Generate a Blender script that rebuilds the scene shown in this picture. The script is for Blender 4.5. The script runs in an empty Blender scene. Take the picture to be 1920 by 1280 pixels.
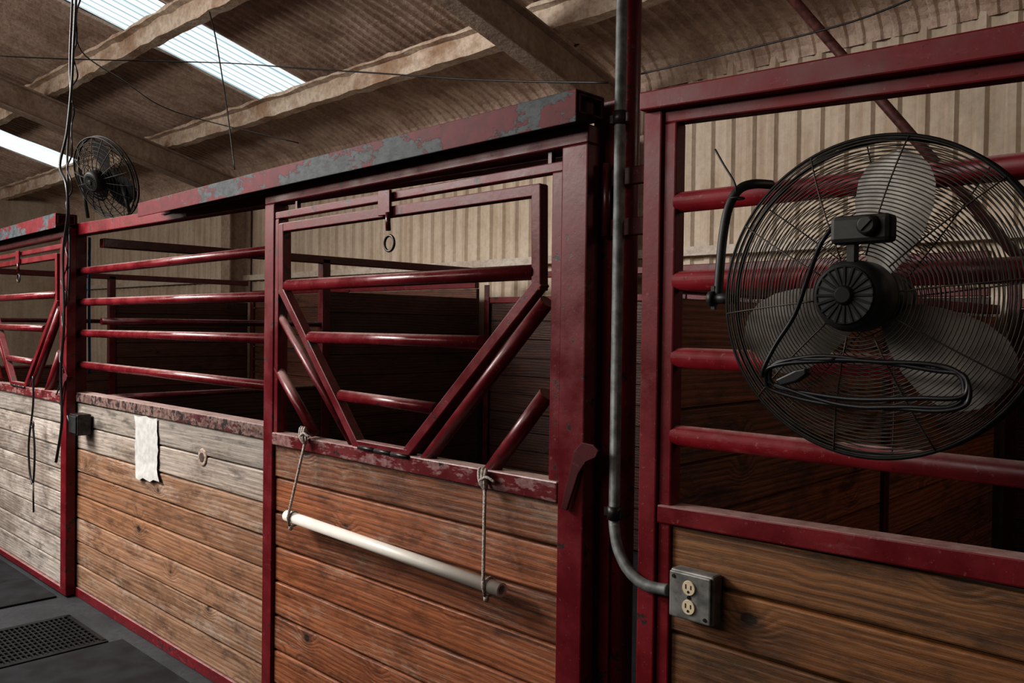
import bpy, bmesh, math, random
from mathutils import Vector, Matrix, Euler, noise as mnoise
random.seed(7)
scene = bpy.context.scene
col = scene.collection
sin, cos, pi, rad = math.sin, math.cos, math.pi, math.radians
V = Vector

# ------------------------------------------------------------------ camera
FPX = 1600.0
C = V((0, -1.64, 1.5))
yaw, pitch, roll = rad(43.95), rad(1.0), .013
F = V((-sin(yaw)*cos(pitch), cos(yaw)*cos(pitch), -sin(pitch)))
R0 = V((cos(yaw), sin(yaw), 0))
U0 = R0.cross(F)
RC = R0*cos(roll) + U0*sin(roll)
UC = U0*cos(roll) - R0*sin(roll)
cd = bpy.data.cameras.new('camera'); cam = bpy.data.objects.new('camera', cd); col.objects.link(cam)
cd.sensor_width = 36; cd.lens = 36*FPX/1920; cd.clip_start = .02
cam.matrix_world = Matrix(((RC.x, UC.x, -F.x, C.x), (RC.y, UC.y, -F.y, C.y), (RC.z, UC.z, -F.z, C.z), (0, 0, 0, 1)))
scene.camera = cam

def ray(px, py): return F*FPX + RC*(px-960) + UC*(640-py)
def U(px, py, y=0.0):
    d = ray(px, py); return C + d*((y-C.y)/d.y)
def UZ(px, py, z=0.0):
    d = ray(px, py); return C + d*((z-C.z)/d.z)
def UXp(px, py, x):
    d = ray(px, py); return C + d*((x-C.x)/d.x)
def zl(a, b, y):
    p, q = U(a[0], a[1], y), U(b[0], b[1], y)
    return lambda x: p.z + (q.z-p.z)*(x-p.x)/(q.x-p.x)

# ------------------------------------------------------------------ mesh helper
ORG = {}
def top(o):
    while o.parent: o = o.parent
    return o

class MB:
    def __init__(s):
        s.bm = bmesh.new(); s.pv = s.bm.verts.layers.float.new('pv'); s.tn = s.bm.verts.layers.float.new('tone'); s.cur = 0.0; s.tone = .5
    def v(s, p):
        a = s.bm.verts.new(p); a[s.pv] = s.cur; a[s.tn] = s.tone; return a
    def f(s, vs, smooth=False):
        try:
            fc = s.bm.faces.new(vs); fc.smooth = smooth; return fc
        except ValueError: pass
    def hexa(s, p):
        a = [s.v(q) for q in p]
        for i in ((0,1,2,3), (7,6,5,4), (0,4,5,1), (1,5,6,2), (2,6,7,3), (3,7,4,0)): s.f([a[k] for k in i])
        return s
    def box(s, x0, x1, y0, y1, z0, z1):
        return s.hexa([(x0,y0,z0),(x1,y0,z0),(x1,y0,z1),(x0,y0,z1),(x0,y1,z0),(x1,y1,z0),(x1,y1,z1),(x0,y1,z1)])
    def prism(s, pts, vec):
        n = len(pts); a = [s.v(p) for p in pts]; b = [s.v(V(p)+V(vec)) for p in pts]
        s.f(a); s.f(b[::-1])
        for i in range(n): s.f([a[i], b[i], b[(i+1) % n], a[(i+1) % n]])
        return s
    def ppx(s, px, y0, y1):
        return s.prism([U(a, b, y0) for a, b in px], (0, y1-y0, 0))
    def rail(s, x0, x1, zt, zb, y0, y1):
        zt = zt if callable(zt) else (lambda x, k=zt: k); zb = zb if callable(zb) else (lambda x, k=zb: k)
        return s.prism([(x0,y0,zb(x0)),(x1,y0,zb(x1)),(x1,y0,zt(x1)),(x0,y0,zt(x0))], (0, y1-y0, 0))
    def bar(s, p, q, w, h, up=(0, 1, 0)):
        p, q = V(p), V(q); d = (q-p).normalized(); a = d.cross(V(up)).normalized()*w/2
        b = a.cross(d).normalized()*h/2
        return s.hexa([p-a-b, p+a-b, p+a+b, p-a+b, q-a-b, q+a-b, q+a+b, q-a+b])
    def tube(s, pts, r, seg=10, closed=False, cap=True):
        pts = [V(p) for p in pts]; n = len(pts); rings = []; prev = None
        for i in range(n):
            if closed: t = pts[(i+1) % n]-pts[i-1]
            else: t = pts[min(i+1, n-1)]-pts[max(i-1, 0)]
            t = t.normalized()
            if prev is None:
                k = V((0,0,1)) if abs(t.z) < .8 else V((1,0,0)); a = t.cross(k).normalized()
            else:
                a = (prev - t*prev.dot(t)).normalized()
            prev = a; b = t.cross(a)
            rr = r[i] if isinstance(r, (list, tuple)) else r
            rings.append([s.v(pts[i]+(a*cos(2*pi*k/seg)+b*sin(2*pi*k/seg))*rr) for k in range(seg)])
        for i in range(n if closed else n-1):
            A, B = rings[i], rings[(i+1) % n]
            off = 0
            if closed and i == n-1:
                off = min(range(seg), key=lambda o: (A[0].co-B[o].co).length)
            for k in range(seg): s.f([A[k], A[(k+1) % seg], B[(k+1+off) % seg], B[(k+off) % seg]], True)
        if cap and not closed: s.f(rings[0][::-1]); s.f(rings[-1])
        return s
    def ring(s, c, R, r, n=48, seg=6, axis='y', a0=0.0, a1=2*pi):
        c = V(c); full = abs(a1-a0-2*pi) < 1e-6; pts = []
        for i in range(n if full else n+1):
            t = a0+(a1-a0)*i/n
            o = {'y': V((cos(t),0,sin(t))), 'x': V((0,cos(t),sin(t))), 'z': V((cos(t),sin(t),0))}[axis]
            pts.append(c+o*R)
        return s.tube(pts, r, seg, closed=full)
    def lathe(s, prof, c, axis='y', seg=40):
        c = V(c); rings = []
        for r, h in prof:
            rg = []
            for k in range(seg):
                t = 2*pi*k/seg
                p = {'y': V((r*cos(t), h, r*sin(t))), 'z': V((r*cos(t), r*sin(t), h)), 'x': V((h, r*cos(t), r*sin(t)))}[axis]
                rg.append(s.v(c+p))
            rings.append(rg)
        for i in range(len(rings)-1):
            for k in range(seg): s.f([rings[i][k], rings[i][(k+1) % seg], rings[i+1][(k+1) % seg], rings[i+1][k]], True)
        s.f(rings[0]); s.f(rings[-1][::-1])
        return s
    def planks(s, x0, x1, zlist, y0, th, axis='x', tones=None):
        for i in range(len(zlist)-1):
            s.cur = random.random(); s.tone = tones[i] if tones else random.uniform(.4, .7)
            j = random.uniform(-.0022, .0022); g = .0036
            if axis == 'x': s.box(x0, x1, y0+j, y0+th, zlist[i]+g, zlist[i+1]-g)
            else: s.box(y0+j, y0+th, x0, x1, zlist[i]+g, zlist[i+1]-g)
        s.cur = 0
        if axis == 'x': s.box(x0, x1, y0+th*.5, y0+th*.9, zlist[0]+.004, zlist[-1]-.004)
        else: s.box(y0+th*.4, y0+th*.6, x0, x1, zlist[0]+.004, zlist[-1]-.004)
        return s
    def build(s, name, mat, parent=None, bevel=0.0, local=False, label=None):
        bm = s.bm
        bmesh.ops.recalc_face_normals(bm, faces=bm.faces[:])
        if parent is not None:
            sh = V((0,0,0)) if local else ORG[top(parent).name]; loc = V((0,0,0))
        else:
            xs = [v.co for v in bm.verts]
            lo = V([min(c[i] for c in xs) for i in range(3)]); hi = V([max(c[i] for c in xs) for i in range(3)])
            sh = V(((lo.x+hi.x)/2, (lo.y+hi.y)/2, lo.z)); loc = sh
        for v in bm.verts: v.co -= sh
        me = bpy.data.meshes.new(name); bm.to_mesh(me); bm.free()
        me.materials.append(mat)
        o = bpy.data.objects.new(name, me); col.objects.link(o); o.location = loc
        if parent is not None: o.parent = parent
        else: ORG[o.name] = V(loc)
        if bevel:
            m = o.modifiers.new('bevel', 'BEVEL'); m.width = bevel; m.segments = 2; m.limit_method = 'ANGLE'; m.angle_limit = rad(50)
        if label: o['label'] = label
        return o

def tag(o, label, cat, group=None, kind=None):
    o['label'] = label; o['category'] = cat
    if group: o['group'] = group
    if kind: o['kind'] = kind
    return o
def struct(o): o['kind'] = 'structure'; return o
def thing(name, label, cat, loc, group=None, rz=0):
    o = bpy.data.objects.new(name, None); col.objects.link(o); o.location = loc; o.rotation_euler = (0, 0, rz)
    o.empty_display_size = .1
    ORG[o.name] = V(loc); return tag(o, label, cat, group)
def copy_tree(o, parent=None, swap=None):
    c = o.copy(); col.objects.link(c); c.parent = parent
    if swap and o.type == 'MESH' and o.data.materials and o.data.materials[0] in swap:
        c.material_slots[0].link = 'OBJECT'; c.material_slots[0].material = swap[o.data.materials[0]]
    for ch in list(o.children): copy_tree(ch, c, swap)
    return c
def smooth_path(pts, n=8, closed=False):
    pts = [V(p) for p in pts]; N = len(pts); out = []
    for i in range(N if closed else N-1):
        if closed: p0, p1, p2, p3 = pts[i-1], pts[i], pts[(i+1) % N], pts[(i+2) % N]
        else: p0, p1, p2, p3 = pts[max(i-1, 0)], pts[i], pts[i+1], pts[min(i+2, N-1)]
        for k in range(n):
            t = k/n
            out.append(.5*((2*p1)+(p2-p0)*t+(2*p0-5*p1+4*p2-p3)*t*t+(3*p1-p0-3*p2+p3)*t**3))
    if not closed: out.append(pts[-1])
    return out

# ------------------------------------------------------------------ materials
class NT:
    def __init__(s, name):
        s.m = bpy.data.materials.new(name); s.m.use_nodes = True; s.t = s.m.node_tree
        s.b = s.t.nodes['Principled BSDF']; s.o = s.t.nodes['Material Output']
    def n(s, typ, ins=None, **pr):
        a = s.t.nodes.new(typ)
        for k, v in pr.items(): setattr(a, k, v)
        for k, v in (ins or {}).items(): s.set(a.inputs[k], v)
        return a
    def set(s, sock, v):
        if isinstance(v, bpy.types.NodeSocket): s.t.links.new(v, sock)
        elif isinstance(v, tuple) and len(v) == 3 and sock.type == 'RGBA': sock.default_value = (*v, 1)
        else: sock.default_value = v
    def math(s, op, a, b=0.0, c=0.0): return s.n('ShaderNodeMath', {0: a, 1: b, 2: c}, operation=op).outputs[0]
    def mix(s, f, a, b, mode='MIX'): return s.n('ShaderNodeMix', {0: f, 6: a, 7: b}, data_type='RGBA', blend_type=mode).outputs[2]
    def noise(s, vec, scale, detail=4, rough=.55): return s.n('ShaderNodeTexNoise', {'Vector': vec, 'Scale': scale, 'Detail': detail, 'Roughness': rough}).outputs['Fac']
    def mr(s, v, a, b, c=0.0, d=1.0): return s.n('ShaderNodeMapRange', {0: v, 1: a, 2: b, 3: c, 4: d}, interpolation_type='SMOOTHSTEP').outputs[0]
    def obj(s): return s.n('ShaderNodeTexCoord').outputs['Object']
    def scale(s, vec, sc): return s.n('ShaderNodeVectorMath', {0: vec, 1: sc}, operation='MULTIPLY').outputs[0]
    def bump(s, h, st, dist=.01): s.set(s.b.inputs['Normal'], s.n('ShaderNodeBump', {'Height': h, 'Strength': st, 'Distance': dist}).outputs[0])
    def P(s, **k):
        for a, v in k.items(): s.set(s.b.inputs[{'color':'Base Color','rough':'Roughness','metal':'Metallic','ecol':'Emission Color','estr':'Emission Strength','spec':'Specular IOR Level'}[a]], v)
        return s.m

def paint(name, base, dust_sheen=0.35, wear=.66, rough=.25, bare=0.0, spec=.5, barec=((.17, .085, .085), (.30, .19, .18))):
    t = NT(name); o = t.obj()
    n1 = t.noise(o, 9, 5); n2 = t.noise(o, 55, 3); n3 = t.noise(o, 23, 6, .7); n4 = t.noise(t.scale(o, (5, 9, 14)), 1.0, 6, .7)
    c = t.mix(t.mr(n1, .35, .7), tuple(x*.75 for x in base), tuple(x*1.12 for x in base))
    n5 = t.noise(o, 70, 5, .75)
    scuff = t.math('MULTIPLY', t.mr(n4, .60, .67), .20)
    c = t.mix(scuff, c, (.24, .09, .085))
    c = t.mix(t.math('MULTIPLY', t.mr(n5, .60, .67), .32), c, (.30, .16, .15))
    c = t.mix(t.math('MULTIPLY', t.mr(n5, .32, .40, 1, 0), .6), c, tuple(x*.3 for x in base))
    if bare:
        c = t.mix(t.math('MULTIPLY', t.mr(n4, .52-bare*.2, .56-bare*.2), .8), c, t.mix(t.mr(n2, .3, .7), *barec))
    chip = t.mr(t.math('ADD', t.math('MULTIPLY', n3, .7), t.math('MULTIPLY', n1, .3)), wear, wear+.02)
    c = t.mix(chip, c, (.025, .016, .015))
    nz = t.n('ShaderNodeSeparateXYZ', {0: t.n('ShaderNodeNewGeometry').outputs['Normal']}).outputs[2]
    d = t.math('MULTIPLY', t.mr(nz, .5, .95), t.mr(n3, .3, .6, dust_sheen*.5, dust_sheen))
    c = t.mix(d, c, (.42, .30, .28))  # pale upward faces: dust, and on M_bar a painted highlight sheen
    t.bump(t.math('ADD', t.math('MULTIPLY', n2, .5), t.math('MULTIPLY', chip, -.6)), .14, .005)
    return t.P(color=c, rough=t.mr(n1, .3, .7, rough-.05, rough+.14), spec=spec)

M_red = paint('red_paint', (.125, .0052, .0105), .6, .575, .34, 0, .42)
M_bar = paint('red_paint_polished_bars', (.135, .008, .0135), .9, .60, .23)  # pale bar tops paint a highlight sheen into the colour
M_redR = paint('red_paint_dusty', (.155, .0045, .0100), .8, .63, .42, 0, .38)
M_redD = paint('red_paint_dark', (.070, .005, .008), .25)
M_redK = paint('red_paint_grimy', (.060, .0032, .0062), .0, .72, .55, 0, .3)
M_sill = paint('red_paint_rubbed_sill', (.13, .018, .022), .9, .575, .28, .08)
M_sillL = paint('red_paint_worn_ledge', (.085, .022, .024), .9, .53, .36, .38, .5, ((.085, .055, .048), (.23, .165, .145)))

def peel():
    t = NT('peeling_paint'); o = t.obj()
    o2 = t.scale(o, (1.0, 1.0, 2.0))
    a = t.noise(o2, 5.5, 4, .55); a2 = t.noise(o2, 26, 7, .7); b = t.noise(o, 30, 4)
    x = t.n('ShaderNodeSeparateXYZ', {0: o}).outputs[0]
    k = t.math('ADD', t.math('ADD', t.math('MULTIPLY', a, .68), t.math('MULTIPLY', a2, .32)), t.mr(x, -1.3, -.3, -.08, .012))
    m = t.mr(k, .500, .508)
    red = t.mix(t.mr(b, .3, .7), (.075, .005, .008), (.12, .007, .012))
    gr = t.mix(t.mr(a2, .35, .65), (.022, .027, .031), (.062, .072, .079))
    t.bump(t.math('SUBTRACT', t.math('MULTIPLY', b, .3), m), .3, .004)
    return t.P(color=t.mix(m, red, gr), rough=.6, spec=.25)
M_peel = peel()

def wood(name, dark, mid, light, worn, wamt, axis='x', rough=.5, knots=.5, grain=1.0, greyf=0.0):
    t = NT(name); o = t.obj(); sp = t.n('ShaderNodeSeparateXYZ', {0: o})
    L = sp.outputs[0 if axis == 'x' else 1]; Z = sp.outputs[2]
    pv = t.n('ShaderNodeAttribute', attribute_name='pv').outputs['Fac']
    tone = t.n('ShaderNodeAttribute', attribute_name='tone').outputs['Fac']
    off = t.math('MULTIPLY', pv, 53.0)
    Lx = t.math('ADD', L, off)
    def vec(a, b): return t.n('ShaderNodeCombineXYZ', {0: t.math('MULTIPLY', Lx, a), 1: t.math('MULTIPLY', Z, b), 2: off}).outputs[0]
    wob = t.math('MULTIPLY', t.math('SUBTRACT', t.noise(vec(30.0, 30.0), 1.0, 3), .5), .10)
    vo = t.n('ShaderNodeTexVoronoi', {'Vector': vec(4.0, 5.6), 'Scale': 1.0, 'Randomness': 1.0}, feature='F1')
    sel = t.math('GREATER_THAN', t.n('ShaderNodeSeparateColor', {0: vo.outputs['Color']}).outputs[0], knots)
    vor = t.math('ADD', vo.outputs['Distance'], t.math('MULTIPLY', t.math('SUBTRACT', 1.0, sel), 5.0))
    halo = t.mr(vor, .03, .36, 1, 0)
    low = t.noise(vec(.55, 3.0), 1.0, 2, .4)
    med = t.noise(vec(4.0, 14.0), 1.0, 2)
    arg = t.math('ADD', t.math('ADD', t.math('MULTIPLY', Z, 320.0), t.math('MULTIPLY', low, 46.0)), t.math('ADD', t.math('MULTIPLY', halo, 14.0), t.math('MULTIPLY', med, 3.0)))
    gr = t.math('ADD', t.math('MULTIPLY', t.math('SINE', arg), .5), .5)
    fib = t.noise(vec(3.0, 150.0), 1.0, 6, .75)
    streak = t.noise(vec(1.0, 34.0), 1.0, 5, .65)
    blot = t.noise(vec(2.0, 6.5), 1.0, 5, .62)
    fine = t.noise(vec(14.0, 30.0), 1.0, 8, .78)
    scr = t.noise(vec(3.5, 90.0), 1.0, 7, .78)
    mot = t.noise(vec(6.0, 12.0), 1.0, 6, .7)
    c = t.mix(t.mr(streak, .36, .66), mid, light)
    c = t.mix(t.math('MULTIPLY', t.mr(gr, .45, .95), t.mr(blot, .3, .7, .25*grain, .62*grain)), c, dark)
    c = t.mix(t.math('MULTIPLY', t.mr(fib, .48, .62), .60), c, dark)
    c = t.mix(t.math('MULTIPLY', t.mr(mot, .46, .66), .5), c, dark)
    wn = t.math('ADD', t.math('MULTIPLY', fine, .46), t.math('ADD', t.math('MULTIPLY', blot, .46), t.math('MULTIPLY', t.math('SUBTRACT', 1.0, tone), .18)))
    wmask = t.math('MULTIPLY', t.mr(wn, .60-wamt, .73-wamt), .6)
    c = t.mix(tone, c, t.mix(1.0, c, (1.0, .74, .56), 'MULTIPLY'))
    wcol = t.mix(t.mr(fib, .40, .62), worn, tuple(x*.5 for x in worn))
    c = t.mix(wmask, c, wcol)
    c = t.mix(t.math('MULTIPLY', t.mr(t.math('ADD', t.math('MULTIPLY', scr, .7), t.math('MULTIPLY', blot, .3)), .585-wamt*.3, .615-wamt*.3), .42), c, worn)
    grime = t.mr(t.noise(vec(2.5, 9.0), 1.7, 6, .7), .52, .68)
    c = t.mix(t.math('MULTIPLY', grime, .6), c, tuple(x*.3 for x in dark))
    bw = t.n('ShaderNodeRGBToBW', {0: c}).outputs[0]
    gain = 1.0+.25*greyf
    grey = t.n('ShaderNodeCombineColor', {0: t.math('MULTIPLY', bw, 1.14*gain), 1: t.math('MULTIPLY', bw, 1.02*gain), 2: t.math('MULTIPLY', bw, .91*gain)}).outputs[0]
    c = t.mix(t.math('MAXIMUM', t.mr(tone, -.2, .38, .85, 0), greyf), c, grey)
    vk = t.math('ADD', vor, wob)
    knot = t.mr(vk, .07, .105, 1, 0)
    c = t.mix(t.math('MULTIPLY', t.mr(vk, .11, .19, 1, 0), .5), c, dark)
    c = t.mix(t.math('MULTIPLY', knot, .9), c, t.mix(t.mr(vk, .02, .06), tuple(x*.6 for x in dark), tuple(x*.15 for x in dark)))
    k = t.mr(pv, 0, 1, .74, 1.10)
    c = t.mix(1.0, c, t.n('ShaderNodeCombineColor', {0: k, 1: k, 2: k}).outputs[0], 'MULTIPLY')
    h = t.math('ADD', t.math('MULTIPLY', gr, -.25), t.math('ADD', t.math('MULTIPLY', fib, -.8), t.math('ADD', t.math('MULTIPLY', fine, .5), t.math('MULTIPLY', knot, -.4))))
    t.bump(h, .5, .005)
    return t.P(color=c, rough=t.mr(blot, .3, .7, rough-.12, rough+.15))

M_woodL = wood('pine_planks_weathered', (.095, .05, .031), (.27, .168, .108), (.36, .245, .17), (.43, .345, .28), .05)
M_woodF = wood('pine_planks_grey', (.12, .085, .07), (.28, .215, .182), (.35, .285, .255), (.48, .43, .40), .12, greyf=.7)
M_woodD = wood('pine_planks_orange', (.050, .018, .009), (.26, .105, .050), (.35, .155, .080), (.44, .31, .225), .05, rough=.44)
M_woodR = wood('pine_planks_brown', (.036, .016, .006), (.19, .09, .032), (.26, .132, .052), (.27, .165, .085), -.02, grain=.7)
M_woodB = wood('pine_planks_shaded_back', (.014, .005, .0025), (.052, .018, .009), (.065, .023, .012), (.06, .030, .018), -.04)  # darker copy of the pine; stall shade put into its colour
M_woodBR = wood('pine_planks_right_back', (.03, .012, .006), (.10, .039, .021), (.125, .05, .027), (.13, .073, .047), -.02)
M_woodH = wood('pine_planks_shaded_partition', (.018, .0068, .004), (.064, .024, .0125), (.08, .031, .017), (.08, .045, .03), -.02, axis='y')  # copy darkened in colour to stand for shade inside the stall
M_woodBy = wood('pine_planks_lightened_partition', (.06, .022, .011), (.27, .098, .048), (.33, .126, .06), (.32, .18, .115), -.02, axis='y')  # lightened copy; its colour makes up for light missing on this partition

def sheet_mat(name, base, stain, sc, amt=.6, bump=.45, fine=.35):
    t = NT(name); o = t.obj()
    s1 = t.noise(t.scale(o, sc), 1.0, 6, .7); s2 = t.noise(o, 2.2, 5, .65); s3 = t.noise(o, 26, 5, .65)
    m = t.math('MULTIPLY', t.mr(t.math('ADD', t.math('MULTIPLY', s1, .6), t.math('MULTIPLY', s2, .4)), .42, .62), amt)
    c = t.mix(m, base, stain)
    c = t.mix(t.math('MULTIPLY', t.mr(s3, .4, .68), fine), c, tuple(x*.45 for x in stain))
    t.bump(t.math('ADD', s3, t.math('MULTIPLY', s2, .8)), bump, .015)
    return t.P(color=c, rough=.8)
M_roof = sheet_mat('roof_sheet', (.64, .50, .415), (.38, .26, .20), (3.5, 1.6, 1.6), .8, .9, .3)
M_wall = sheet_mat('wall_sheet', (.62, .525, .425), (.37, .26, .175), (11, 3, .35), .6, .35, .15)
M_beam = sheet_mat('beam_paint', (.42, .32, .255), (.24, .17, .125), (3, 3, 3), .7)
M_purlin = sheet_mat('purlin_paint', (.76, .64, .53), (.40, .25, .16), (2.4, 5, 5), .9, .9)
M_girt = sheet_mat('girt_paint', (.62, .55, .48), (.38, .29, .22), (2, 6, 6), .5)

def simple(name, c, rough=.5, metal=0.0, var=.25, ns=40, bump=.1, spec=.5):
    t = NT(name); o = t.obj(); n = t.noise(o, ns, 4)
    cc = t.mix(t.mr(n, .3, .7), tuple(x*(1-var) for x in c), tuple(min(1, x*(1+var)) for x in c))
    if bump: t.bump(n, bump, .003)
    return t.P(color=cc, rough=rough, metal=metal, spec=spec)
M_black = simple('black_plastic', (.018, .018, .018), .5)
M_wire = simple('black_wire', (.060, .050, .040), .5, .2, bump=0)
M_wired = simple('black_wire_dark', (.010, .009, .008), .6, 0, bump=0, spec=.25)
M_cord = simple('black_cord', (.009, .009, .011), .42)
M_blade = simple('dusty_aluminium', (.28, .262, .235), .5, .15, .4, 14)
M_dull = simple('dull_blade', (.010, .009, .008), .8, .0, spec=.1)
M_conduit = simple('grey_conduit', (.125, .132, .13), .6, .15, .4, 35)
M_galv = simple('galvanized_box', (.20, .20, .19), .5, .4, .4, 30)
M_ivory = simple('ivory_plastic', (.66, .56, .40), .4, 0, .1)
M_slot = simple('dark_slot', (.01, .009, .008), .8)
M_pvc = simple('white_pvc', (.74, .70, .64), .35, 0, .05, 14, .03)
M_rope = simple('braided_rope', (.38, .33, .30), .85, 0, .6, 220, .8)
M_steel = simple('dark_steel', (.05, .045, .045), .4, .7, .4)
M_paper = simple('paper', (.40, .39, .375), .85, 0, .14, 30)
M_rubber = simple('rubber_matting', (.0075, .008, .010), .7, 0, .7, 7, spec=.3)
M_grate = simple('cast_iron', (.014, .015, .017), .5, .5, .4)
M_brown = simple('rusty_red_pipe', (.085, .026, .022), .6, 0, .4)
M_blue = simple('blue_cord', (.03, .08, .2), .6)
M_knot = simple('wood_knot', (.05, .032, .024), .7, 0, .5, 90)
M_knot2 = simple('wood_knot_rim', (.27, .20, .16), .7, 0, .5, 90)

def floor_mat():
    t = NT('stable_floor'); o = t.obj(); n1 = t.noise(o, 1.6, 6, .65); n2 = t.noise(o, 30, 4)
    c = t.mix(t.mr(n1, .3, .7), (.019, .021, .024), (.046, .049, .054)); c = t.mix(t.math('MULTIPLY', t.mr(n2, .4, .7), .4), c, (.018, .018, .02))
    t.bump(n2, .4, .006); return t.P(color=c, rough=.65, spec=.35)
M_floor = floor_mat()
def sky_mat():
    t = NT('skylight_fibreglass'); o = t.obj(); n = t.noise(t.scale(o, (6, .5, .5)), 1.0, 3)
    x = t.n('ShaderNodeSeparateXYZ', {0: o}).outputs[0]
    st = t.math('ADD', t.math('MULTIPLY', t.math('SINE', t.math('MULTIPLY', x, 2*pi/.1)), .5), .5)
    k = t.math('ADD', t.math('MULTIPLY', t.mr(st, .3, .95), .8), t.math('MULTIPLY', t.mr(n, .45, .65), .3))
    c = t.mix(k, (1.0, 1.0, .98), (.26, .44, .52))
    return t.P(color=(.05, .05, .05), ecol=c, estr=.95, spec=.0)
M_sky = sky_mat()

# ------------------------------------------------------------------ shell
YW, EZ, SL = 3.4, 3.31, .264
def roofz(y): return EZ + SL*(YW-y)
XA, XB = -15.0, 3.0
def xprof(x0, x1, d, P):
    n = int(round((x1-x0)/P)); out = []
    for i in range(n):
        x = x0+i*P
        out += [(x, 0), (x+P*.5, 0), (x+P*.62, d), (x+P*.88, d)]
    out.append((x1, 0)); return out
def path_roof():
    p = [(-4.6, roofz(-4.6))] + [(y, roofz(y)) for y in (-2, -1, 0, .3, .6, .9, 1.1, 1.3, 1.5, 1.7, 1.9, 2.1, 2.3, 2.45, 2.6, 2.75, 2.9, 3.04)]
    a, b, c = V((3.17, roofz(3.17))), V((3.37, roofz(3.37)-.01)), V((3.385, 3.18))
    for i in range(5):
        t = i/4; q = a*(1-t)**2+b*2*t*(1-t)+c*t*t; p.append((q.x, q.y))
    return p
SKY = [(-7.2, -6.4), (-12.5, -11.7)]
def sheet(xp, path, skip=None, lump=0.0):
    mb = MB(); g = []
    for i, (y, z) in enumerate(path):
        q0, q1 = path[max(i-1, 0)], path[min(i+1, len(path)-1)]
        t = V((q1[0]-q0[0], q1[1]-q0[1])).normalized(); nrm = (t.y, -t.x)
        if nrm[1] > 0: nrm = (-nrm[0], -nrm[1])
        row = []
        w = 1.0 + (.5 if y > 2.8 else 0); dd = .7 if y > 2.4 else 1.0
        for x, d in xp:
            e = d*dd + (lump*w*(.7*mnoise.noise(V((x*1.7, y*1.7, 3.1)))+.5*mnoise.noise(V((x*5.1, y*5.1, 7.7)))) if lump else 0)
            row.append(mb.v((x, y+nrm[0]*e, z+nrm[1]*e)))
        g.append(row)
    for i in range(len(path)-1):
        for k in range(len(xp)-1):
            xm = (xp[k][0]+xp[k+1][0])/2
            if skip and skip(xm, (path[i][0]+path[i+1][0])/2): continue
            mb.f([g[i][k], g[i][k+1], g[i+1][k+1], g[i+1][k]])
    return mb
mb = sheet(xprof(XA, XB, .020, .1), path_roof(), lambda x, y: y < 2.45 and any(a < x < b for a, b in SKY), .028)
struct(mb.build('ceiling', M_roof))
for i, (a, b) in enumerate(SKY):
    struct(sheet(xprof(a, b, .022, .1), [(-4.6, roofz(-4.6)), (2.45, roofz(2.45))]).build('window_%d' % (i+1), M_sky))
mb = MB(); xp = xprof(XA, XB, .022, .15); rows = []
for i in range(12):
    z = 3.32*i/11
    rows.append([mb.v((x+.004*mnoise.noise(V((x*3, z*2, 1))), YW-d-.008*mnoise.noise(V((x*2.2, z*1.6, 5))), z)) for x, d in xp])
for A, B in zip(rows, rows[1:]):
    for k in range(len(xp)-1): mb.f([A[k], A[k+1], B[k+1], B[k]])
struct(mb.build('wall_back', M_wall))
mb = MB().box(XA-.05, XA, -4.6, YW, 0, 5.4); struct(mb.build('wall_left', M_wall))
mb = MB().box(XA, XB, -4.6, YW, -.1, 0); struct(mb.build('floor', M_floor))

# purlins
for i, (y, lb) in enumerate(((2.42, 'stained tan roof purlin nearest the back wall, ending the skylights'),
                             (1.22, 'stained tan roof purlin crossing in front of the big skylight'),
                             (.02, 'stained tan roof purlin over the stall fronts'))):
    mb = MB(); z = roofz(y)-.03
    prof = [(-.07, 0), (-.07, -.022), (-.018, -.03), (-.016, -.165), (.07, -.17), (.07, -.15), (.02, -.14), (.02, 0)]
    n = 220; rg = []
    for k in range(n+1):
        x = XA+(XB-XA)*k/n
        rg.append([mb.v((x, y+a+.016*mnoise.noise(V((x*4, a*30, 2+i))), z+b+.020*mnoise.noise(V((x*5.3, b*30, 9+i))))) for a, b in prof])
    m = len(prof)
    for A, B in zip(rg, rg[1:]):
        for k in range(m): mb.f([A[k], A[(k+1) % m], B[(k+1) % m], B[k]])
    mb.f(rg[0]); mb.f(rg[-1][::-1])
    tag(mb.build('roof_purlin', M_purlin), lb, 'purlin')
# rafters with columns
for X, lb in ((-9.1, 'brown steel rafter and column beyond the small fan'), (-3.63, 'brown steel rafter ending behind the tall red pole'), ):
    t = thing('roof_rafter', lb, 'rafter', (X, 3.2, 0))
    mb = MB()
    a, b = -4.5, 3.3
    def seg(w, d0, d1): mb.hexa([(X-w,a,roofz(a)-d1),(X+w,a,roofz(a)-d1),(X+w,a,roofz(a)-d0),(X-w,a,roofz(a)-d0),(X-w,b,roofz(b)-d1),(X+w,b,roofz(b)-d1),(X+w,b,roofz(b)-d0),(X-w,b,roofz(b)-d0)])
    seg(.07, .215, .23); seg(.012, .23, .46); seg(.07, .46, .475)
    mb.build('beam', M_beam, t, .004)
    mb = MB().box(X-.1, X+.1, 3.33, 3.345, 0, 2.86).box(X-.01, X+.01, 3.1, 3.33, 0, 2.84).box(X-.1, X+.1, 3.085, 3.1, 0, 2.84)
    mb.build('column', M_beam, t)
tag(MB().box(XA, XB, 3.30, 3.345, 1.99, 2.05).build('wall_girt', M_girt), 'pale horizontal girt along the corrugated back wall', 'girt')

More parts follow.
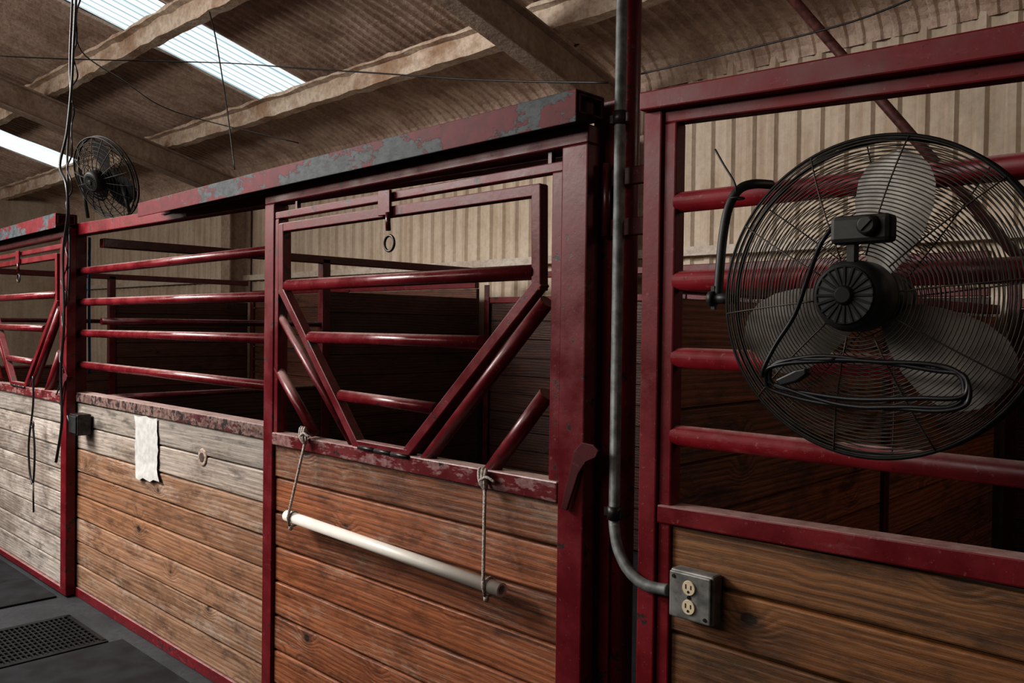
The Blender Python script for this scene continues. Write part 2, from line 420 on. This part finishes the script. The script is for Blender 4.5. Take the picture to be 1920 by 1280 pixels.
# ------------------------------------------------------------------ stall interior
BAYL, XP, XQ = 3.58, -4.83, -1.2
def zs(z0, z1, h):
    n = max(1, int(round((z1-z0)/h))); return [z0+(z1-z0)*i/n for i in range(n+1)]
YB = 3.02
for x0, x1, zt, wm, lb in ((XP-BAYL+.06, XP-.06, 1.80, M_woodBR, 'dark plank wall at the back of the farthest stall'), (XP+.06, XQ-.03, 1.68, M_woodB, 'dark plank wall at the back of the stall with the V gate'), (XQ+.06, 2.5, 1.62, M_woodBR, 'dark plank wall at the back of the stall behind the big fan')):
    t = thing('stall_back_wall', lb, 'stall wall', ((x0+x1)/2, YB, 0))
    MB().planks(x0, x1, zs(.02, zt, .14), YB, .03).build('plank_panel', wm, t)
    for z in ((zt+.02, 1.88) if zt < 1.7 else (zt+.02,)): MB().box(x0, x1, YB-.02, YB+.03, z-.02, z+.025).build('rail', M_red, t, .004)
    for x in (x0, (x0+x1)/2): MB().box(x, x+.05, YB-.03, YB-.021, 0, 1.82).build('post', M_redD, t, .002)
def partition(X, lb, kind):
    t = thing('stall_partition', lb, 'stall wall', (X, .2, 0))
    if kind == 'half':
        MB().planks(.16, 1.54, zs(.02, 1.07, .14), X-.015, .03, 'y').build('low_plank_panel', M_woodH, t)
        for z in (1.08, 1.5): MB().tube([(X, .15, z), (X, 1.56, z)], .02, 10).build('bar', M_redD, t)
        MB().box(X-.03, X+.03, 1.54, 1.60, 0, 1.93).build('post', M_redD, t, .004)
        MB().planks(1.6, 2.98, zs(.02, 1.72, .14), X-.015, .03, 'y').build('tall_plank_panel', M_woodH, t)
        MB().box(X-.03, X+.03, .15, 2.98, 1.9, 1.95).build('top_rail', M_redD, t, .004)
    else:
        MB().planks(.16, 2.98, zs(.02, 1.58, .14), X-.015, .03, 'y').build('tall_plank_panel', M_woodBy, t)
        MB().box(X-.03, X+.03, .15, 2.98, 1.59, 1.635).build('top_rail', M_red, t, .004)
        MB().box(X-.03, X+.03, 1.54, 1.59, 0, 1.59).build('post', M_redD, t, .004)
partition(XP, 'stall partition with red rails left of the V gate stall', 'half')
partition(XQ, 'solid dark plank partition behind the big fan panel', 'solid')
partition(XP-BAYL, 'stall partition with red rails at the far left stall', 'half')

# ------------------------------------------------------------------ left fixed panel
YF = .06
t = thing('stall_front_panel', 'red framed stall panel with four bars above pale weathered planks, paper pinned on', 'stall panel', (U(300, 800, YF).x, .1, 0))
px0, px1 = U(133, 780, YF).x, U(497, 780, YF).x
xr0 = U(1106, 700, .07).x
MB().box(px0, px0+.06, YF, YF+.06, 0, U(133, 422, YF).z).build('post', M_red, t, .004)
MB().box(px1, px1+.06, YF+.001, YF+.06, 0, U(497, 385, YF).z).build('post', M_red, t, .004)
MB().box(xr0, xr0+.07, YF+.01, YF+.09, 0, U(1130, 190, .07).z).build('post', M_red, t, .004)
a, b = zl((133, 421), (492, 362), YF), zl((133, 443), (492, 386), YF)
MB().rail(px0, xr0, a, b, YF-.005, YF+.055).build('top_rail', M_red, t, .004)
for p, q in (((140, 510), (492, 471)), ((140, 567), (492, 556)), ((140, 624), (492, 634)), ((140, 682), (492, 722))):
    A, B = U(*p, YF+.03), U(*q, YF+.03); A.x = px0+.03; B.x = px1+.03
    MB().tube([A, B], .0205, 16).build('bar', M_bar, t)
a, b = zl((133, 733), (492, 795), YF), zl((133, 750), (492, 822), YF)
MB().rail(px0, px1+.03, a, b, YF-.01, YF+.07).build('sill_rail', M_sillL, t, .004)
zt = (U(133, 750, YF).z+U(492, 822, YF).z)/2
MB().planks(px0+.06, px1, [.05+(zt-.05)*i/8 for i in range(9)], YF, .035, 'x', [.40, .45, .55, .8, .9, .45, .0, -.15]).build('plank_panel', M_woodL, t, .005)
MB().box(px0, px1+.03, YF-.008, YF+.05, .0, .05).build('bottom_rail', M_red, t, .004)
c = U(380, 857, YF)
kn = MB().lathe([(.030, YF-.004), (.036, YF-.003), (.040, YF+.002)], (c.x, 0, c.z), 'y', 24).build('wood_knot', M_knot2, t)
MB().lathe([(.020, YF-.0055), (.022, YF-.003)], (c.x, 0, c.z), 'y', 20).build('knot_heart', M_knot, kn)

# ------------------------------------------------------------------ sliding door
def make_door():
    dx = U(750, 800, 0).x
    t = thing('sliding_stall_door', 'red framed sliding stall door with V shaped drop gate above orange planks', 'stall door', (dx, 0, 0))
    xa, xb = U(494, 700).x, U(511, 700).x; xc, xd = U(1048, 700).x, U(1096, 700).x
    tt, tb = zl((500, 358), (1080, 236), 0), zl((515, 381), (1050, 277), 0)
    st, sb = zl((512, 810), (1040, 902), 0), zl((512, 833), (1040, 942), 0)
    MB().box(xa, xb, 0, .05, .04, tb(xa)).build('stile', M_red, t, .004)
    MB().box(xc, xd, 0, .05, .04, tb(xd)).build('stile', M_red, t, .004)
    MB().rail(xa, xd, tt, tb, 0, .05).build('top_rail', M_red, t, .004)
    MB().rail(xb, xc, st, sb, -.002, .055).build('sill_rail', M_sill, t, .004)
    MB().box(xa, xd, 0.001, .05, .01, .045).build('bottom_rail', M_red, t, .004)
    zt = min(sb(xb), sb(xc))+.01
    n = 8; MB().planks(xb, xc, [.045+(zt-.045)*i/n for i in range(n+1)], .014, .03, 'x', [.4, .5, .7, .5, .65, .8, .6, .4]).build('plank_panel', M_woodD, t, .005)
    it = zl((515, 398), (1045, 303), .005)
    mb = MB(); w = .026
    mb.rail(xb, xc, it, lambda x: it(x)-w, .005, .035)
    mb.rail(xb, xb+w, lambda x: it(x)-w, st, .005, .035)
    mb.rail(xc-.036, xc, lambda x: it(x)-w, st, .005, .035)
    mb.build('inner_frame', M_red, t, .003)
    for x in (xb+.12, xc-.06): MB().box(x, x+.012, .015, .03, it(x), tb(x)).build('spacer', M_redD, t)
    for p, q, r in (((517, 577), (662, 832), .014), ((1026, 565), (800, 862), .021), ((518, 685), (590, 812), .018), ((1026, 738), (908, 900), .022)):
        MB().tube([U(*p, .022), U(*q, .022)], r, 16).build('brace_pipe', M_red, t)
    yy = .018
    pts = [U(*p, yy) for p in ((534, 427), (1012, 357), (1012, 535), (766, 850), (674, 833), (534, 545))]
    mb = MB()
    for i in range(6):
        p, q = pts[i], pts[(i+1) % 6]; d = (q-p).normalized()*.014
        mb.bar(p-d, q+d, .032, .032+.0006*i)
    yk = mb.build('yoke_gate', M_red, t, .003)
    for p, q, r in (((540, 535), (1006, 510), .0205), ((583, 632), (902, 642), .020), ((640, 741), (818, 766), .019)):
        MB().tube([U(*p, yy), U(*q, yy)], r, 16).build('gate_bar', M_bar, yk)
    mb = MB(); A, B = U(672, 838, -.004), U(766, 857, -.004)
    for i in range(3):
        mb.tube([A.lerp(B, i/3+.006), A.lerp(B, (i+1)/3-.006)], .0065, 12)
    mb.tube([A, B], .0045, 8)
    mb.build('hinge', M_steel, yk)
    lt = MB().ppx([(708, 358), (730, 355), (730, 402), (708, 405)], -.012, -.002).build('gate_latch', M_red, t, .002)
    MB().tube([U(727, 398, -.012), U(728, 432, -.012)], .008, 10).build('pin', M_redD, lt)
    MB().ring(U(730, 456, -.012), .024, .0042, 28, 8).build('pull_ring', M_steel, lt)
    hd = MB().ppx([(1090, 829), (1112, 834), (1122, 845), (1116, 858), (1098, 866), (1084, 888), (1062, 957), (1051, 953), (1076, 846)], -.016, -.008).build('latch_handle', M_redK, t, .002)
    MB().tube([U(1102, 850, -.010), U(1102, 850, -.010)+V((0, .03, 0))], .010, 12).build('pivot', M_redK, hd)
    return t
door = make_door()
d2 = copy_tree(door, None, {M_woodD: M_woodF}); d2.location.x -= BAYL; d2['label'] = 'sliding stall door with pale grey planks at the far left edge'

def make_track():
    xa, xb = U(258, 393, -.06).x, U(1080, 195, -.06).x
    tt, tb = zl((258, 381), (1078, 166), -.06), zl((258, 407), (1078, 228), -.06)
    t = thing('door_track', 'red door track with paint peeling to grey metal, above the V gate door', 'door track', ((xa+xb)/2, 0, (tb(xa)+tb(xb))/2))
    mb = MB(); w = .005
    mb.rail(xa, xb, tt, tb, -.06, -.06+w)
    mb.rail(xa, xb, tt, lambda x: tt(x)-w, -.06+w, .045)
    mb.rail(xa, xb, tt, lambda x: tb(x)+.02, .045, .05)
    mb.build('track_cover', M_peel, t, .002)
    zt, zb = tt(xb)-.008, tb(xb)+.022
    mb = MB()
    for a in ((-.05, .04, zt-.006, zt), (-.05, .04, zb, zb+.006), (-.05, -.044, zb, zt), (.034, .04, zb, zt)):
        mb.box(xb-.25, xb+.003, a[0], a[1], a[2], a[3])
    mb.box(xb-.03, xb-.014, -.045, .035, zb+.005, zt-.005)
    mb.build('end_tube', M_redK, t, .002)
    MB().rail(xa+.05, xb-.04, lambda x: tt(x)-.018, lambda x: tb(x)+.026, -.018, .018).build('track_rail', M_slot, t, .002)
    for k in range(4):
        x = xa+(xb-xa)*(.5+.13*k); MB().box(x, x+.012, -.01, .01, tb(x)+.002, tb(x)+.03).build('roller', M_steel, t)
    return t
tr = make_track(); tr2 = copy_tree(tr); tr2.location.x -= BAYL; tr2['label'] = 'door track above the door at the far left edge'

# ------------------------------------------------------------------ tall pole with hinge plates
px = U(1178, 300, .1).x
t = thing('tall_red_pole', 'tall round red pole rising to the roof between door and fan panel', 'pole', (px, .1, 0))
MB().tube([(px, .1, 0), (px, .1, 4.1)], .028, 18).build('pole', M_red, t)
for py in (330, 425):
    c = U(1178, py, .06)
    MB().box(c.x-.075, c.x+.055, .055, .068, c.z-.022, c.z+.022).build('hinge_plate', M_redK, t, .003)
c0 = U(1137, 375, .05); MB().tube([(c0.x, .05, c0.z-.09), (c0.x, .05, c0.z+.09)], .011, 10).build('hinge_barrel', M_redD, t)

# conduit
cx = U(1160, 400, .03)
pts = [V((cx.x, .03, 3.9)), V((cx.x, .03, 3.0)), V((cx.x, .03, 2.0)), V((cx.x, .03, U(1155, 980, .03).z))]
bend = [U(1158, 1025, .012), U(1178, 1068, -.005), U(1210, 1096, -.012), U(1254, 1106, -.015)]
t = thing('electrical_conduit', 'thin grey metal conduit running down the pole to the outlet box', 'conduit', (cx.x, .03, U(1156, 1100, .03).z))
MB().tube(pts[:-1]+smooth_path([pts[-1]]+bend, 8), .0135, 14).build('pipe', M_conduit, t)
for py in (222, 962):
    z = U(1158, py, .03).z
    MB().tube([(cx.x, .03, z-.016), (cx.x, .03, z+.016)], .0175, 14).box(cx.x-.03, cx.x+.022, .028, .034, z-.01, z+.01).build('strap', M_steel, t)

# ------------------------------------------------------------------ right panel
xo0, xo1 = U(1200, 700).x, U(1233, 700).x; xi0, xi1 = U(1238, 700, .01).x, U(1261, 700, .01).x
XE = 1.2
t = thing('stall_front_panel', 'dusty red stall panel with four thick bars holding the large fan', 'stall panel', ((xo0+XE)/2, .03, 0))
bt, bb = zl((1203, 172), (1920, 38), -.02), zl((1203, 207), (1920, 100), -.02)
lt_, lb_ = zl((1242, 208), (1920, 104), .01), zl((1242, 232), (1920, 143), .01)
MB().rail(xo0, XE, bt, bb, -.02, .05).build('top_beam', M_redR, t, .004)
MB().box(xo0, xo1, 0, .05, 0, bb(xo0)).build('post', M_redR, t, .004)
MB().box(xi0, xi1, .01, .05, 0, lb_(xi0)).build('stile', M_redR, t, .004)
MB().rail(xi0, XE-.03, lt_, lb_, .01, .05).build('top_rail', M_redR, t, .004)
for p in ((1262, 381), (1262, 527), (1260, 670), (1256, 814)):
    z = U(*p, .03).z
    MB().tube([(xi1-.005, .03, z), (XE-.03, .03, z)], .0235, 18).build('bar', M_redR, t)
st, sb = zl((1225, 944), (1920, 1048), .005), zl((1225, 978), (1920, 1103), .005)
MB().rail(xi0, XE-.03, st, sb, .003, .06).build('sill_rail', M_redR, t, .004)
zt = sb(xi0)+.005
n = 8; MB().planks(xi1-.002, XE-.03, [.05+(zt-.05)*i/n for i in range(n+1)], .02, .03, 'x', [.5, .6, .5, .65, .5, .5, .65, .5]).build('plank_panel', M_woodR, t, .005)
MB().box(XE-.03, XE+.03, 0, .05, 0, bb(XE)).build('post', M_redR, t, .004)
MB().box(xi1, XE-.03, .011, .05, 0, .05).build('bottom_rail', M_redR, t, .004)

# outlet box
c = U(1292, 1120, -.03)
t = thing('outlet_box', 'grey metal outlet box with two ivory sockets on brown planks', 'outlet', (c.x, .02, c.z-.058))
MB().box(c.x-.055, c.x+.055, -.022, .017, c.z-.054, c.z+.054).build('body', M_galv, t, .006)
MB().box(c.x-.052, c.x+.052, -.030, -.023, c.z-.051, c.z+.051).build('cover', M_galv, t, .004)
for s in (-1, 1):
    zc = c.z+s*.021
    r = MB().lathe([(.0155, -.034), (.0165, -.032), (.0165, -.029)], (c.x, 0, zc), 'y', 24).build('socket', M_ivory, t)
    MB().box(c.x-.0075, c.x-.0052, -.0348, -.0335, zc-.002, zc+.008).build('slot', M_slot, r)
    MB().box(c.x+.0052, c.x+.0075, -.0348, -.0335, zc-.002, zc+.007).build('slot', M_slot, r)
    MB().lathe([(.003, -.0348), (.003, -.0335)], (c.x, 0, zc-.008), 'y', 10).build('ground_hole', M_slot, r)
for sx, sz in ((-.04, .04), (.04, -.04), (0, 0)): MB().lathe([(.004, -.0325), (.0045, -.029)], (c.x+sx, 0, c.z+sz), 'y', 12).build('screw', M_steel, t)

# ------------------------------------------------------------------ fans
def make_fan(label, loc, rot=(0, 0, 0), sc=1.0, big=True, R=.278):
    t = thing('cage_fan', label, 'fan', loc)
    t.rotation_euler = rot; t.scale = (sc,)*3
    yb = lambda r: -.018-.062*(1-(r/R)**2.4); yf = lambda r: .018+.05*(1-(r/R)**2.4)
    w = .0011 if big else .0021
    wm = M_wire if big else M_wired
    for nm, fn, r0, nr in (('rear_guard', yb, .07, 32 if big else 9), ('front_guard', yf, .04, 34 if big else 9)):
        mb = MB()
        for i in range(nr):
            r = r0+(R-.004-r0)*i/(nr-1); mb.ring((0, fn(r), 0), r, w, 96 if big else 40, 5)
        nsp = (10 if nm == 'rear_guard' else 8) if big else (18 if nm == 'rear_guard' else 12)
        for k in range(nsp):
            a = 2*pi*k/nsp+.1
            pts = []
            for i in range(9):
                r = r0+(R-r0)*i/8; pts.append((r*cos(a), fn(r)+(-.002 if nm == 'rear_guard' else .002), r*sin(a)))
            mb.tube(pts, w*1.3, 5)
        if nm == 'front_guard': mb.lathe([(.045, .072), (.045, .068)], (0, 0, 0), 'y', 24)
        mb.build(nm, wm, t, local=True)
    rr = .0036 if big else .006
    MB().ring((0, -.018, 0), R, rr, 96, 8).ring((0, .018, 0), R, rr, 96, 8).ring((0, 0, 0), R, .002, 96, 6).build('rim', M_wired, t, local=True)
    cs = 1.0 if big else 1.35
    for k, a0 in enumerate((80, 200, 320)):
        mb = MB(); g = []
        prof = [(.045, .022), (.07, .038), (.10, .054), (.14, .070), (.18, .078), (.215, .075), (.238, .060), (.25, .038), (.256, .012)]
        for r, c in prof:
            row = []
            for j in range(9):
                s = -1+j/4; th = rad(a0)+s*c*cs/r*.98+.25*(r-.1); row.append(mb.v((r*cos(th), -.002+s*.024*(1-.3*r/.25)+.008*s*s, r*sin(th))))
            g.append(row)
        for i in range(len(g)-1):
            for j in range(8): mb.f([g[i][j], g[i][j+1], g[i+1][j+1], g[i+1][j]], True)
        mb.build('blade', M_blade if big else M_dull, t, local=True)
    MB().lathe([(.03, -.03), (.05, -.025), (.05, .02), (.02, .03)], (0, 0, 0)).build('hub', M_black if big else M_wired, t, local=True)
    ms = 1.0 if big else 1.2
    mo = MB().lathe([(.046*ms, -.128), (.055*ms, -.122), (.060*ms, -.108), (.060*ms, -.055), (.046, -.045), (.046, -.032)], (0, 0, 0)).build('motor', M_black if big else M_wired, t, local=True)
    mb = MB()
    for k in range(20):
        a = 2*pi*k/20; mb.bar((.016*cos(a), -.129, .016*sin(a)), (.047*cos(a), -.129, .047*sin(a)), .004, .004)
    mb.lathe([(.012, -.137), (.016, -.134), (.016, -.127)], (0, 0, 0), 'y', 24).ring((0, -.128, 0), .047, .002, 36, 6)
    mb.build('motor_vent', M_wired, mo, local=True)
    if big:
        bx = MB().box(-.026, .072, -.132, -.096, .084, .130).build('control_box', M_black, t, .008, local=True)
        MB().box(-.001, .011, -.12, -.1, .05, .088).build('stem', M_black, bx, local=True)
        MB().lathe([(.012, -.149), (.016, -.146), (.018, -.132)], (.040, 0, .111), 'y', 20).bar((.032, -.150, .103), (.048, -.150, .119), .005, .006).build('knob', M_black, bx, local=True)
    return t
fc = U(1640, 558, -.125)
fan = make_fan('large black cage fan with silver blades and coiled cord on dusty red bars', fc)
cp = [U(*p) for p in ((1568, 418, -.24), (1540, 455, -.25), (1515, 520, -.235), (1490, 590, -.225), (1455, 645, -.22), (1432, 690, -.22))]
loops = []
for k in range(80):
    a = pi - 2*pi*3.2*k/79; ph = k/79*6
    wv = mnoise.noise(V((cos(a)*1.1, sin(a)*1.1, ph*1.3)))
    cxp, cyp = 1626+5*sin(ph*2.1), 716+5*sin(ph*1.7)
    sa = sin(a)
    dy = -(42+7*sin(ph*1.9))*sa*max(abs(sa), .05)**-.35
    loops.append(U(cxp+(194-9*abs(sin(ph)))*cos(a)*(1+.02*wv), cyp+dy+12*cos(a)+14*wv, -.215-.006*sin(k*.5)))
MB().tube(smooth_path(cp+loops[:], 4), .0040, 8).build('power_cord', M_cord, fan)
pl = MB().prism([U(a, b, -.228) for a, b in ((1452, 712), (1490, 694), (1510, 690), (1512, 702), (1492, 716), (1462, 724))], (0, .02, 0)).build('plug', M_cord, fan, .003)
MB().bar(U(1509, 693, -.218), U(1521, 688, -.218), .002, .006).build('prong', M_steel, pl)
MB().bar(U(1510, 701, -.218), U(1522, 696, -.218), .002, .006).build('prong', M_steel, pl)
br = smooth_path([U(*p) for p in ((1346, 556, -.115), (1350, 500, -.11), (1356, 440, -.10), (1366, 390, -.09), (1385, 356, -.075), (1412, 345, -.05), (1446, 346, .0))], 6)
MB().tube(br, .0095, 10).build('mount_arm', M_black, fan)
mb = MB(); c = U(1341, 560, -.12); mb.tube([c, c+V((.04, 0, 0))], .011, 12).tube([c+V((-.012, 0, 0)), c], .016, 12)
mb.bar(U(1338, 536, -.12), U(1338, 580, -.12), .008, .008); mb.build('mount_knob', M_black, fan)
tag(MB().tube(smooth_path([U(1341, 280, -.05), U(1356, 307, -.06), U(1376, 340, -.085), U(1380, 360, -.085), U(1376, 371, -.08)], 4), .0022, 6).ring(U(1382, 372, -.08), .014, .002, 20, 5, 'z').build('cable_tie', M_black), 'black cable tie with a long upright tail left of the large fan', 'cable tie')
# small fan
c = U(199, 334, .02)
ro2, sc2 = (rad(22), 0, rad(16)), .735
f2 = make_fan('small black cage fan mounted on top of the stall front', c, ro2, sc2, False)
inv = Matrix.LocRotScale(c, Euler(ro2), V((sc2,)*3)).inverted()
for e in (((150, 318), (165, 408)), ((228, 345), (243, 398))):
    p, q = U(*e[0], .06), U(*e[1], .08)
    o = MB().tube([inv @ p, inv @ q], .012, 8).build('mount_leg', M_wired, f2, local=True)

# ------------------------------------------------------------------ hanging pipe, ropes, paper
A, B = U(538, 966, -.05), U(941, 1106, -.05)
mb = MB(); d = (B-A).normalized()
n = 24; k = d.cross(V((0, 1, 0))).normalized(); j = d.cross(k); rg = []
for P, r in ((A, .0125), (A, .0188), (B, .0188), (B, .0125), (B-d*.035, .0125)): rg.append([mb.v(P+(k*cos(2*pi*i/n)+j*sin(2*pi*i/n))*r) for i in range(n)])
for q, (a, b) in enumerate(zip(rg, rg[1:])):
    for i in range(n): mb.f([a[i], a[(i+1) % n], b[(i+1) % n], b[i]], q == 1)
mb.f(rg[0]); mb.f(rg[-1])
o = tag(mb.build('hanging_pipe', M_pvc), 'off white plastic pipe hung across the orange door planks on two ropes', 'pipe')
def rope(knot, end, lb):
    kx = U(*knot, -.02); e = U(*end, -.05); s0 = U(knot[0]+4, knot[1]+16, -.02)
    mb = MB()
    b1 = V((e.x, -.074, e.z+.004))
    mb.tube([s0, s0.lerp(b1, .33), s0.lerp(b1, .66), s0.lerp(b1, .92), b1, e+V((0, -.016, -.024))], .0048, 8)
    for q in range(3):
        mb.tube(smooth_path([kx+V((-.012+.012*q, .0, .02)), kx+V((.0+.01*q, -.012, -.01)), kx+V((.012, .0, -.035)), kx+V((.0, .012, -.01))], 5, True), .0048, 8, closed=True)
    mb.tube(smooth_path([kx+V((.0, -.012, -.01)), kx+V((.035, -.02, .005)), kx+V((.06, -.015, -.005))], 5), .004, 8)
    mb.tube(smooth_path([e+V((0, -.016, -.024)), e+V((0, .009, -.024)), e+V((0, .023, .0)), e+V((0, .0, .022)), b1], 5), .004, 8)
    mb.lathe([(.004, -.010), (.008, -.005), (.008, .005), (.004, .010)], e+V((0, -.012, -.030)), 'z', 10)
    return tag(mb.build('rope', M_rope), lb, 'rope')
rope((568, 812), (551, 971), 'braided rope holding the left end of the hanging white pipe')
rope((905, 893), (918, 1098), 'braided rope holding the right end of the hanging white pipe')
mb = MB(); g = []
edge = [0, 1, 0, 3, 2, 5, 1, 2, 0, 3, 9]
for i in range(11):
    r = []
    for jx in range(7):
        px_ = 254+40*jx/6+(edge[i]*.5 if jx == 6 else 0)-(edge[-i-1]*.3 if jx == 0 else 0); py_ = 778+118*i/10+jx*1.2+(3*sin(jx*2.1) if i == 10 else 0)+(2*sin(jx*1.7) if i == 0 else 0)
        r.append(mb.v(U(px_, py_, YF-.006-.003*abs(sin(i*.8+jx*.9))-(.010 if i >= 9 else 0))))
    g.append(r)
for i in range(10):
    for jx in range(6): mb.f([g[i][jx], g[i][jx+1], g[i+1][jx+1], g[i+1][jx]], True)
tag(mb.build('paper_note', M_paper), 'creased pale paper note pinned to the weathered planks under the bars', 'paper')

# ------------------------------------------------------------------ cables and small electrics at the left
def cable(pts, r, lb, name='cable', mat=M_cord, cat='cable'):
    return tag(MB().tube(smooth_path(pts, 6), r, 8).build(name, mat), lb, cat)
cable([U(147, -90, -.03), U(138, 80, -.03), U(134, 160, -.03), U(125, 250, -.04), U(112, 310, -.06), U(124, 345, -.08), U(127, 400, -.07), U(118, 480, -.06), U(120, 600, -.06), U(114, 700, -.06), U(116, 790, -.06), U(105, 866, -.06)], .0075, 'thickest black cable dropping from the roof past the small fan')
cable([U(140, -90, .01), U(131, 100, .01), U(133, 200, .01), U(126, 300, .01), U(131, 480, .01), U(124, 640, .01), U(126, 775, .01), U(140, 790, -.01)], .0060, 'dark cable from the roof ending at the small electrical box')
wpts = []
for k in range(40):
    py = -90+830*k/39
    wpts.append(U(150-38*k/39+(4+3*sin(k*.7))*sin(k*1.9), py, -.01-.010*cos(k*1.9)))
cable(wpts, .0042, 'thinnest wavy dark wire twisted round the cables by the small fan')
c = U(145, 795, .0)
t = thing('junction_box', 'small dark electrical box at the foot of the cable bundle', 'electrical box', (c.x, .03, c.z-.06))
MB().box(c.x-.06, c.x+.06, -.02, .05, c.z-.055, c.z+.055).build('body', M_steel, t, .006)
MB().box(c.x-.05, c.x+.05, -.027, -.021, c.z-.045, c.z+.045).build('cover', M_black, t, .003)
cable([UXp(0, 105, -7.5), UXp(140, 111, -7.2), UXp(420, 118, -6.8), U(560, 128, 1.6), U(690, 136, 1.55), U(900, 150, 1.5), U(1140, 155, 1.45)], .005, 'dark wire strung level under the roof past the skylight')
cable([U(140, 60, .2), U(160, 104, .4), U(230, 150, .9), U(330, 210, 1.5), U(560, 268, 2.2)], .0045, 'thin dark wire sloping from the cable bundle toward the eave')
q = U(393, 5, 1.22); q.z = roofz(1.22)-.195
cable([q, U(406, 80, 1.2), U(425, 200, 1.2), U(440, 318, 1.2)], .0045, 'thin cord hanging below the big skylight')
cable([U(1195, 140, 2.6), U(1400, 92, 2.6), U(1600, 40, 2.6), U(1750, -20, 2.6)], .0055, 'dark wire strung under the roof right of the pole')
cable([U(168, 445, .15), U(167, 560, .15), U(168, 700, .15)], .008, 'thin blue cord hanging behind the left end of the bars', 'cord', M_blue, 'cord')
A, B = U(1357, -150, 2.6), U(1911, 485, 2.98)
lim = roofz(2.6)-.10
if A.z > lim: A = A + (B-A)*((A.z-lim)/(A.z-B.z))
tag(MB().tube([A, B], .026, 12).build('diagonal_pipe', M_brown), 'rusty red diagonal pipe between the roof and the stall behind the fan', 'pipe')
tag(MB().tube([U(1060, 100, 2.9), U(1150, 30, 2.9)], .015, 10).build('brace_rod', M_brown), 'short rusty brace rod beside the rafter near the pole', 'rod')
p = U(60, 790, -.05)
t = thing('hanging_lead', 'dark lead cord with clip hanging on the far left door', 'lead', (p.x, -.05, U(60, 960, -.05).z))
MB().tube(smooth_path([U(62, 705, -.05), U(62, 760, -.05), U(54, 830, -.05), U(56, 885, -.05), U(62, 905, -.05), U(65, 850, -.05), U(62, 800, -.05)], 6), .0058, 8).build('cord', M_cord, t)
MB().ring(U(61, 796, -.052), .018, .005, 20, 6).build('ring', M_steel, t)
MB().tube([U(62, 905, -.052), U(63, 960, -.052)], .005, 6).build('clip', M_steel, t)

# ------------------------------------------------------------------ drain grate and mats
g0, g1 = UZ(168, 1150), UZ(218, 1200)
x0, x1 = sorted((g0.x, g1.x)); y1 = -.09; y0 = -3.2
t = thing('drain_grate', 'black iron drain grate crossing the dark floor below the stall front', 'drain', ((x0+x1)/2, (y0+y1)/2, 0))
MB().box(x0, x1, y0, y1, .001, .003).build('trench_shade', M_slot, t)  # flat dark plate painting in the trench shade under the grid
MB().box(x0-.02, x0+.01, y0, y1, .003, .014).box(x1-.01, x1+.02, y0, y1, .003, .014).box(x0, x1, y1-.02, y1, .003, .014).build('frame', M_grate, t)
mb = MB(); yv = y1-.04
while yv > y0: mb.box(x0+.01, x1-.01, yv-.004, yv+.004, .004, .013); yv -= .022
k = x0+.045
while k < x1-.03: mb.box(k-.005, k+.005, y0, y1-.02, .004, .012); k += .045
mb.build('grid', M_grate, t)
ms = UZ(0, 1142).x
tag(MB().box(ms-2.6, ms, -3.2, -.03, .0, .012).build('rubber_mat', M_rubber, None, .003), 'dark rubber floor mat in front of the far left door', 'floor mat')
tag(MB().box(x1+.03, x1+2.4, -3.2, -.03, .0, .012).build('rubber_mat', M_rubber, None, .003), 'dark rubber floor mat in front of the paper note planks', 'floor mat')

# ------------------------------------------------------------------ light
def area(name, loc, tgt, sx, sy, power, c, spread=180):
    l = bpy.data.lights.new(name, 'AREA'); l.shape = 'RECTANGLE'; l.size = sx; l.size_y = sy; l.energy = power; l.color = c; l.spread = rad(spread)
    o = bpy.data.objects.new(name, l); col.objects.link(o); o.location = loc
    o.rotation_euler = (V(tgt)-V(loc)).to_track_quat('-Z', 'Y').to_euler(); return o
area('aisle_daylight', (-5.6, -2.5, 3.6), (-4.2, 0, .8), 2.4, .8, 138, (1.0, .975, .94), 112)
area('ridge_fill', (-7, -4.2, 3.0), (-7, 3.4, 3.9), 12, .7, 190, (1, .91, .82))  # added lamp, no modelled opening; brightens roof and back wall
area('right_stall_fill', (1.7, 1.9, 2.7), (-1.2, 1.6, 1.0), .7, .7, 8, (1, .86, .70))  # added fill lamp without a known source; brightens the right partition
w = bpy.data.worlds.new('world'); scene.world = w; w.use_nodes = True
w.node_tree.nodes['Background'].inputs[0].default_value = (.86, .80, .76, 1); w.node_tree.nodes['Background'].inputs[1].default_value = .045
scene.view_settings.view_transform = 'Standard'
try: scene.view_settings.look = 'Medium High Contrast'
except Exception: pass
scene.view_settings.exposure = .0
